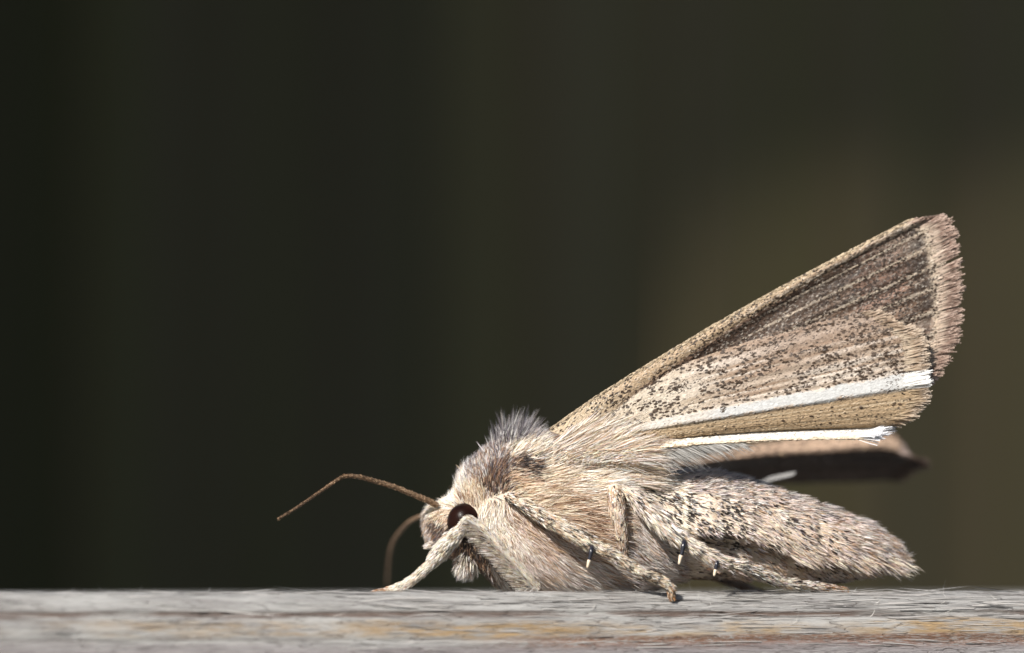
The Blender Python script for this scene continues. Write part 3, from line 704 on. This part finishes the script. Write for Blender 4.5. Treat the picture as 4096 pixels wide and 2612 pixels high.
moth_wings = []
fwo = wing_sheet(sheet(forewing_pt, 90, 70), 'forewing', moth)
bl = Blades()
N = 62000
s, v, p, nr, ds = scatter(forewing_pt, N)
streak = .6 * noise(np.stack([s * 5, v * 46, 0 * s], -1), 5) + .4 * noise(np.stack([s * 9, v * 95, 0 * s], -1), 25); blot = noise(np.stack([s * 14, v * 14, 0 * s + 3], -1), 6); fine_ = rng.random(N)
patch = noise(np.stack([s * 6, v * 7, 0 * s + 9], -1), 12)
c = np.tile([[.34, .21, .14]], (N, 1))
c = mixc(c, sstep(.5, .8, streak) * .8, (.60, .48, .39))
c = mixc(c, sstep(.5, .75, patch) * sstep(.3, .6, s) * .7, (.52, .31, .23))
c = mixc(c, sstep(.25, .6, s) * .75 * sstep(.62, .40, streak), (.055, .038, .03))
vc = costa_v(s); costa = sstep(1.1, .7, v / vc) * (1 - .45 * sstep(.55, .8, s) * sstep(.25, .5, v / vc)); c = mixc(c, costa, (.52, .39, .26))
valley = sstep(.9, 1.25, v / vc) * sstep(4.2, 1.9, v / vc) * sstep(.08, .25, s) * (1 - .6 * sstep(.70, .88, s)); c = mixc(c, valley * .85, (.085, .056, .042))
apex = sstep(.80, .95, s) * sstep(.35, .1, v); c = mixc(c, apex * .6, (.60, .50, .40))
spot = np.exp(-(((s - .785) / .022) ** 2 + ((v - .135) / .035) ** 2)); c = mixc(c, spot * .95, (.025, .018, .015))
root_pale = sstep(.22, .05, s); c = mixc(c, root_pale * .7, (.68, .56, .40))
# pale lines where the veins run, and a pale line before the fringe
vein_v = (np.arange(9) + .5) / 9.5 + .02
vd = np.min(np.abs(v[:, None] - vein_v[None]), 1)
c = mixc(c, sstep(.013, .005, vd) * sstep(.42, .6, s) * .9, (.68, .57, .46)); c = mixc(c, sstep(.030, .018, vd) * (vd > .014) * sstep(.5, .75, s) * .6, (.06, .04, .03))
c = mixc(c, sstep(.945, .97, s) * .85, (.66, .55, .43))
c = mixc(c, sstep(.90, .945, s) * sstep(.965, .95, s) * (vd > .018) * .6, (.05, .04, .035))
dk = fine_ < (.10 + .22 * sstep(.45, .65, blot)) * (1 - .5 * costa); c[dk] = np.array([.06, .043, .035]) * rng.uniform(.6, 1.6, (dk.sum(), 1))
wh = (fine_ > .88); c[wh] = c[wh] * .5 + .5 * np.array([.72, .65, .56])
c *= (1 - .30 * sstep(.4, .7, s) * sstep(.97, .93, s) * (1 - costa))[:, None]
c *= rng.uniform(.8, 1.18, (N, 1))
d = norm(ds + .10 * nr + rng.normal(0, .07, (N, 3)))
bl.add(p + nr * .014, d, nr, rng.uniform(10, 17, N) * K, rng.uniform(5, 8, N) * K, c, None, SCALE, .18)
nd = 4600; s, v, p, nr, ds = scatter(forewing_pt, nd)
kd = noise(np.stack([s * 18, v * 30, 0 * s + 2], -1), 62) > .5; s, v, p, nr, ds = s[kd], v[kd], p[kd], nr[kd], ds[kd]; nd = len(s)
bl.add(p + nr * .03, norm(ds + .1 * nr + rng.normal(0, .1, (nd, 3))), nr, rng.uniform(8, 14, nd) * K, rng.uniform(4, 7.5, nd) * K, np.tile([[.05, .033, .025]], (nd, 1)) * rng.uniform(.6, 1.7, (nd, 1)), None, SCALE, .2)
# the same wing's upper side, plainer
n2 = 12000; s, v, p, nr, ds = scatter(forewing_pt, n2)
bl.add(p - nr * .014, norm(ds - .1 * nr), -nr, 20 * K, 11 * K, np.tile([[.58, .45, .30]], (n2, 1)) * rng.uniform(.7, 1.1, (n2, 1)), None, SCALE, .18)
# scales wrapped round the costa
n3 = 9000; s = rng.random(n3); v = np.abs(rng.normal(0, .012, n3)); p = forewing_pt(s, v); ds = norm(forewing_pt(np.minimum(s + .004, 1), v) - forewing_pt(np.maximum(s - .004, 0), v))
up = norm(np.array([[-.4, -.55, .75]]) + rng.normal(0, .25, (n3, 3)))
cc = np.where((rng.random(n3) < .16)[:, None], np.array([[.08, .06, .05]]), np.array([[.56, .45, .31]])) * rng.uniform(.75, 1.15, (n3, 1))
bl.add(p + up * rng.uniform(0, .05, (n3, 1)), norm(ds + .12 * up), up, 13 * K, 5.5 * K, cc, None, SCALE, .3)
bl.build('wing_scales', M_SCALE, fwo)
# raised veins
for vv in vein_v[1:6]:
    ss = np.linspace(.40, .965, 40); path = forewing_pt(ss, np.full(40, vv)) + np.array([0, -.018, 0])
    grid_obj('vein', tube_grid(path, np.linspace(.007, .013, 40), 6), M_PLATE, fwo, closed=True)
far_wing = None
def fringe(fn, vlo, vhi, n, lpx, base, mid, tipc, parent, smin=.985, spread=.05, wpx=4.2, clump=True, s0=1.0):
    v = rng.uniform(vlo, vhi, n)
    if clump: v = v + .006 * np.sin(v * 2 * np.pi * 34 + rng.normal(0, .3, n))
    v = np.clip(v, 0, 1)
    v = v[(np.abs(v - .452) > .006) & (noise(np.stack([v * 70, 0 * v, 0 * v + 7], -1), 51) > .16)]; n = len(v)
    s = np.full(n, s0) - rng.uniform(0, .025, n)
    p = fn(s, v); ds = norm(fn(s, v) - fn(s - .03, v))
    n_r = norm(np.cross(ds, fn(s, np.minimum(v + .01, 1)) - fn(s, np.maximum(v - .01, 0)))); n_r *= np.where(n_r[:, 1:2] > 0, -1, 1)
    ragged = (.70 if fn is not far_wing else .25) + (.36 if fn is not far_wing else .9) * noise(np.stack([v * (55 if fn is not far_wing else 14), 0 * v, 0 * v], -1), 44)
    L = lpx * K * ragged * rng.uniform(.8, 1.05, n) * (np.interp(v, [0, .05, .12, .2], [.25, .4, .8, 1]) if fn is forewing_pt else 1)
    f = rng.random(n)[:, None]
    cl = np.stack([np.array(base)[None] * rng.uniform(.85, 1.12, (n, 1)), np.array(base)[None] * rng.uniform(.7, 1.1, (n, 1)),
                   np.array(mid)[None] * rng.uniform(.7, 1.2, (n, 1)), np.array(tipc)[None] * rng.uniform(.8, 1.15, (n, 1))], 1)
    b_ = Blades(); b_.add(p + n_r * rng.uniform(-.03, .05, (n, 1)), norm(ds + rng.normal(0, spread, (n, 3))), n_r, L, wpx * K * rng.uniform(.7, 1.2, n), cl[:, 0], rng.normal(0, .04, (n, 3)), np.array([.6, .8, 1.0, .7]), .35, None, cl)
    b_.build('fringe', M_SCALE, parent)
fringe(forewing_pt, 0.02, .98, 4600, 84, (.64, .51, .41), (.29, .19, .15), (.58, .44, .36), fwo)

# ---- near hindwing, pleated like a fan and lying over the forewing
HK = [(0, (2318, 1742, 3446, 1238, .0)), (.06, (2325, 1738, 3500, 1262, -.08)), (.12, (2340, 1735, 3560, 1300, -.15)), (.22, (2370, 1732, 3632, 1350, -.20)), (.32, (2392, 1728, 3645, 1420, -.24)), (.45, (2410, 1722, 3640, 1489, -.30)),
      (.50, (2412, 1734, 3640, 1516, -.44)), (.55, (2415, 1745, 3640, 1545, -.60)), (.575, (2417, 1750, 3655, 1560, -.53)), (.62, (2420, 1757, 3668, 1580, -.50)), (.72, (2430, 1768, 3628, 1640, -.45)),
      (.80, (2438, 1775, 3560, 1690, -.36)), (.84, (2443, 1777, 3500, 1712, -.12)), (.86, (2445, 1779, 3490, 1714, -.14)), (.93, (2452, 1793, 3475, 1735, -.50)), (1, (2460, 1810, 3440, 1756, -.72))]
HB = [(0, 0), (.1, -35), (.2, -72), (.37, -98), (.52, -82), (.75, -50), (.9, -25), (1, 0)]
def hindwing_pt(s, v):
    k = interp_pts(HK, v)
    q = k[..., :2] + (k[..., 2:4] - k[..., :2]) * s[..., None]
    bow = np.interp(s, [b_[0] for b_ in HB], [b_[1] for b_ in HB]) * np.clip(1 - v / .45, 0, 1) ** 1.5
    bow = bow - 14 * np.sin(np.pi * s) * sstep(.6, .9, v)
    y = -1.75 + .75 * s + k[..., 4] * (.35 + .65 * sstep(0, .35, s))
    y = y + .010 * np.cos(v * 2 * np.pi * 16) * sstep(.2, .6, s) * sstep(.46, .40, v) - .008 * np.abs(np.sin(v * 2 * np.pi * 14)) * sstep(.58, .64, v) * sstep(.82, .78, v)
    return W(q[..., 0], q[..., 1] + bow, y)
hwo = wing_sheet(sheet(hindwing_pt, 80, 120), 'hindwing', moth)
N = 60000
s, v, p, nr, ds = scatter(hindwing_pt, N)
streak = noise(np.stack([s * 4, v * 60, 0 * s], -1), 15); blot = noise(np.stack([s * 16, v * 20, 0 * s + 3], -1), 16); fine_ = rng.random(N)
c = np.tile([[.50, .405, .32]], (N, 1))
c = mixc(c, sstep(.5, .8, streak) * .85, (.70, .62, .54)); c = mixc(c, sstep(.48, .25, streak) * .7, (.33, .22, .145))
c = mixc(c, sstep(.35, .7, s) * sstep(.34, .05, v) * .75, (.31, .21, .15))
c = mixc(c, sstep(.45, .20, s) * .6, (.66, .58, .46))
jv = (noise(np.stack([s * 30, 0 * s, 0 * s + v * 3], -1), 93) - .5) * .030 + rng.normal(0, .006, N)
wb = sstep(.445, .462, v + jv) * sstep(.565, .548, v + jv) * sstep(.02, .16, s); c = mixc(c, wb * (.55 + .45 * sstep(.30, .40, s)), (.52, .52, .51))
tanz = sstep(.56, .575, v) * sstep(.855, .84, v); c = mixc(c, tanz * .85, (.55, .405, .25))
c = mixc(c, tanz * sstep(.6, .75, streak) * .6, (.58, .48, .34))
sv_ = sstep(.85, .865, v); c = mixc(c, sv_, (.80, .77, .72)); c = mixc(c, sv_ * sstep(.45, .05, s) * .8, (.62, .50, .34)); c = mixc(c, sv_ * sstep(.96, 1.0, v + jv) * .7, (.62, .48, .30)); c = mixc(c, sv_ * sstep(.885, .86, v + jv) * .6, (.50, .40, .27))
pd = (.05 + .16 * sstep(.5, .7, blot) * sstep(.05, .3, s) + .10 * sstep(.6, .9, s)) * (1 - wb * (.985 - .45 * sstep(.85, .95, s))) * (1 - tanz * .7) * (1 - sv_)
dk = fine_ < pd; c[dk] = np.array([.06, .043, .033]) * rng.uniform(.6, 1.8, (dk.sum(), 1))
spot = np.exp(-(((s - .385) / .010) ** 2 + ((v - .47) / .045) ** 2)) > .4; c[spot & (fine_ < .8)] = (.07, .05, .035)
c *= rng.uniform(.84, 1.14, (N, 1)) * (1 - .0 * s[:, None])
nd = 2600; sd_, vd_, pd_, nrd, dsd = scatter(hindwing_pt, nd)
kd = (vd_ < .44) & (sd_ > .08) & (noise(np.stack([sd_ * 20, vd_ * 24, 0 * sd_ + 2], -1), 61) > .46)
kd |= (vd_ > .60) & (vd_ < .8) & (rng.random(nd) < .06)
DOT = (pd_[kd] + nrd[kd] * .03, norm(dsd[kd] + .1 * nrd[kd] + rng.normal(0, .1, (kd.sum(), 3))), nrd[kd])
sil = v > .85
d = norm(ds + .09 * nr + rng.normal(0, .06, (N, 3)))
for msk, mt, nm in ((~sil, M_SCALE, 'wing_scales'), (sil, M_SILVER, 'silver_scales')):
    bl = Blades(); k = msk.sum()
    bl.add((p + nr * .014)[msk], d[msk], nr[msk], rng.uniform(10, 16, k) * K, rng.uniform(5, 7.5, k) * K, c[msk], None, SCALE, .16 if nm == 'wing_scales' else .3)
    if nm == 'wing_scales':
        nn = len(DOT[0]); bl.add(*DOT, rng.uniform(11, 17, nn) * K, rng.uniform(6.5, 9.5, nn) * K, np.tile([[.065, .043, .03]], (nn, 1)) * rng.uniform(.6, 1.6, (nn, 1)), None, SCALE, .2)
        n2 = 9000; s2, v2, p2, nr2, ds2 = scatter(hindwing_pt, n2)
        bl.add(p2 - nr2 * .014, norm(ds2 - .1 * nr2), -nr2, 20 * K, 11 * K, np.tile([[.62, .52, .40]], (n2, 1)) * rng.uniform(.8, 1.1, (n2, 1)), None, SCALE, .18)
    bl.build(nm, mt, hwo)
fringe(hindwing_pt, 0.0, .16, 700, 52, (.46, .35, .25), (.34, .24, .17), (.56, .45, .34), hwo, spread=.08)
fringe(hindwing_pt, .16, .44, 1600, 84, (.60, .49, .37), (.36, .26, .18), (.66, .55, .44), hwo, spread=.08)
fringe(hindwing_pt, .45, .56, 420, 92, (.86, .84, .80), (.80, .78, .76), (.88, .87, .85), hwo)
fringe(hindwing_pt, .57, .84, 600, 80, (.60, .47, .32), (.38, .28, .19), (.62, .52, .42), hwo, spread=.12)
fringe(hindwing_pt, .85, 1.0, 260, 100, (.88, .86, .82), (.80, .80, .82), (.86, .87, .90), hwo, spread=.12)
# long fine hairs hanging from the lower edge of the hindwing
n = 420; s = rng.uniform(.06, .55, n) ** 1.15; vv = np.full(n, .995)
p = hindwing_pt(s, vv); L = np.interp(s, [0, .1, .25, .40, .6], [120, 170, 150, 95, 55]) * K * rng.uniform(.5, 1.1, n)
d = norm(np.array([[1.0, 0.15, -.42]]) + rng.normal(0, .10, (n, 3)))
bl = Blades(); bl.add(p, d, np.tile([[0, -1.0, 0.2]], (n, 1)), L, 3.2 * K, np.tile([[.62, .60, .57]], (n, 1)) * rng.uniform(.7, 1.2, (n, 1)), np.tile([[0, 0, -.08]], (n, 1)) + rng.normal(0, .05, (n, 3)), HAIR, .6)
bl.build('wing_hair', M_FUR, hwo)
# long pale hair covering the wing roots
n = 12000; px = rng.uniform(2210, 2580, n); py = np.interp(px, [2230, 2330, 2460, 2560], [1775, 1752, 1752, 1800]) + rng.uniform(-45, 145, n)
y = np.interp(py, [1690, 1740, 1800, 1850, 1890], [-1.85, -1.95, -2.2, -2.18, -1.9]) + rng.uniform(-.06, .12, n)
k = ((px - 2230) * .62 + (py - 1775)) > -18
px, py, y = px[k], py[k], y[k]; n = len(px)
p = W(px, py, y); ang_ = np.interp(px, [2230, 2400, 2560], [-.62, -.45, -.15]) + np.interp(py, [1700, 1860], [-.10, .22]) + rng.normal(0, .12, n)
d = norm(np.stack([np.cos(ang_), .22 + rng.normal(0, .08, n), -np.sin(ang_)], -1))
Wn = np.zeros((1, len(names)))
for k_, q_ in (('white', 4), ('cream', 4), ('tan', 2), ('pink', 1)): Wn[0, names.index(k_)] = q_
bl = Blades(); col = choose(np.tile(Wn, (n, 1)), n)
bl.add(p, d, np.tile([[0, -1.0, .3]], (n, 1)), rng.uniform(70, 150, n) * K, 3.2 * K * rng.uniform(.7, 1.2, n), col, rng.normal(0, .07, (n, 3)), HAIR, .7)
bl.build('wing_root_fur', M_FUR, moth)

# ---- wings of the far side, drooping away behind the abdomen
def far_strip(rows, n=60):
    """rows: list of polylines of (px, py, depth) from top to bottom"""
    return np.stack([(lambda c_: W(c_[:, 0], c_[:, 1], c_[:, 2]))(catmull(r_, n)) for r_ in rows], 1)
FAR = [[(2560, 1850, 3.2), (2788, 1832, 5.0), (2895, 1798, 5.8), (3100, 1770, 6.6), (3350, 1742, 7.2), (3530, 1722, 7.6), (3580, 1738, 7.8), (3610, 1770, 7.9), (3640, 1815, 8.0)],
       [(2560, 1868, 2.7), (2788, 1856, 4.4), (2895, 1840, 5.1), (3100, 1822, 5.9), (3350, 1808, 6.5), (3500, 1800, 6.9), (3570, 1804, 7.1), (3610, 1816, 7.3), (3645, 1830, 7.5)],
       [(2560, 1900, 4.2), (2788, 1885, 6.4), (2895, 1875, 7.4), (3100, 1858, 8.4), (3350, 1850, 9.2), (3460, 1850, 9.4), (3520, 1852, 9.5), (3570, 1858, 9.6), (3610, 1862, 9.6)],
       [(2560, 1950, 5.4), (2788, 1950, 8.0), (2895, 1945, 9.2), (3100, 1934, 10.4), (3300, 1928, 11.2), (3400, 1926, 11.6), (3460, 1924, 11.7), (3500, 1922, 11.8), (3540, 1920, 11.8)]]
G0 = far_strip(FAR)
def far_pt(s, v):
    a = s * (G0.shape[0] - 1); i = np.clip(a.astype(int), 0, G0.shape[0] - 2); u = (a - i)[..., None]
    b_ = np.interp(v, [0, .2, .55, 1], [0, 1, 2, 3]); j = np.clip(b_.astype(int), 0, 2); w_ = (b_ - j)[..., None]
    return (G0[i, j] * (1 - u) + G0[i + 1, j] * u) * (1 - w_) + (G0[i, j + 1] * (1 - u) + G0[i + 1, j + 1] * u) * w_
ffo = wing_sheet(sheet(far_pt, 60, 40), 'forewing', moth)
N = 13000; s, v, p, nr, ds = scatter(far_pt, N)
c = np.where((v < .19)[:, None], np.array([[.36, .26, .19]]), np.array([[.085, .058, .043]])) * rng.uniform(.6, 1.3, (N, 1))  # lit top strip and shaded underside are put into the scale colours
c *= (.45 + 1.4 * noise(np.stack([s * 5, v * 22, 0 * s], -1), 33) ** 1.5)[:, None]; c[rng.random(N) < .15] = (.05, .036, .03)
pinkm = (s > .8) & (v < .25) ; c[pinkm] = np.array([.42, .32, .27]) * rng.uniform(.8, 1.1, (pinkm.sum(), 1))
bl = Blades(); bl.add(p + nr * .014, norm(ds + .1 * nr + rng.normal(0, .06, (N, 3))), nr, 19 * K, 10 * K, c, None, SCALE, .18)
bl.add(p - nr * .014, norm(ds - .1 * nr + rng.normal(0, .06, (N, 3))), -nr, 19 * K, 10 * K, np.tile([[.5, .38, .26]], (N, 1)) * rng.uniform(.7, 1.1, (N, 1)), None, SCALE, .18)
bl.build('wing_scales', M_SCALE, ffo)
far_wing = far_pt
fringe(far_pt, .12, 1.0, 1400, 95, (.13, .09, .07), (.07, .05, .04), (.20, .14, .11), ffo, spread=.09)
FH = [[(2900, 1960, 3.6), (3000, 1944, 3.9), (3090, 1909, 4.2), (3170, 1893, 4.5)], [(2900, 1955, 3.3), (3000, 1939, 3.6), (3080, 1918, 3.9), (3165, 1900, 4.2)], [(2900, 1960, 3.2), (3000, 1946, 3.5), (3080, 1926, 3.8), (3160, 1906, 4.1)]]  # narrow pale strip, shaped and coloured as a glint on the far wing
G1 = far_strip(FH, 30)
def farh_pt(s, v):
    a = s * 29; i = np.clip(a.astype(int), 0, 28); u = (a - i)[..., None]; b_ = v * 2; j = np.clip(b_.astype(int), 0, 1); w_ = (b_ - j)[..., None]
    return (G1[i, j] * (1 - u) + G1[i + 1, j] * u) * (1 - w_) + (G1[i, j + 1] * (1 - u) + G1[i + 1, j + 1] * u) * w_
fho = wing_sheet(sheet(farh_pt, 30, 20), 'hindwing', moth)
N = 1500; s, v, p, nr, ds = scatter(farh_pt, N)
bl = Blades(); bl.add(p + nr * .014, norm(ds + .1 * nr), nr, 18 * K, 9 * K, np.tile([[.40, .39, .38]], (N, 1)) * rng.uniform(.8, 1.1, (N, 1)), None, SCALE, .3)
bl.build('wing_scales', M_SILVER, fho)

# ---- put the origins of moth and fence at their feet
def rebase(e, loc):
    e.location = Vector(loc) * MM
    for o_ in scene.objects:
        if o_.parent is e: o_.matrix_parent_inverse.identity(); o_.location = -Vector(loc) * MM
rebase(moth, (4.0, 0.0, -0.18)); rebase(fence, (0, 190, -60))
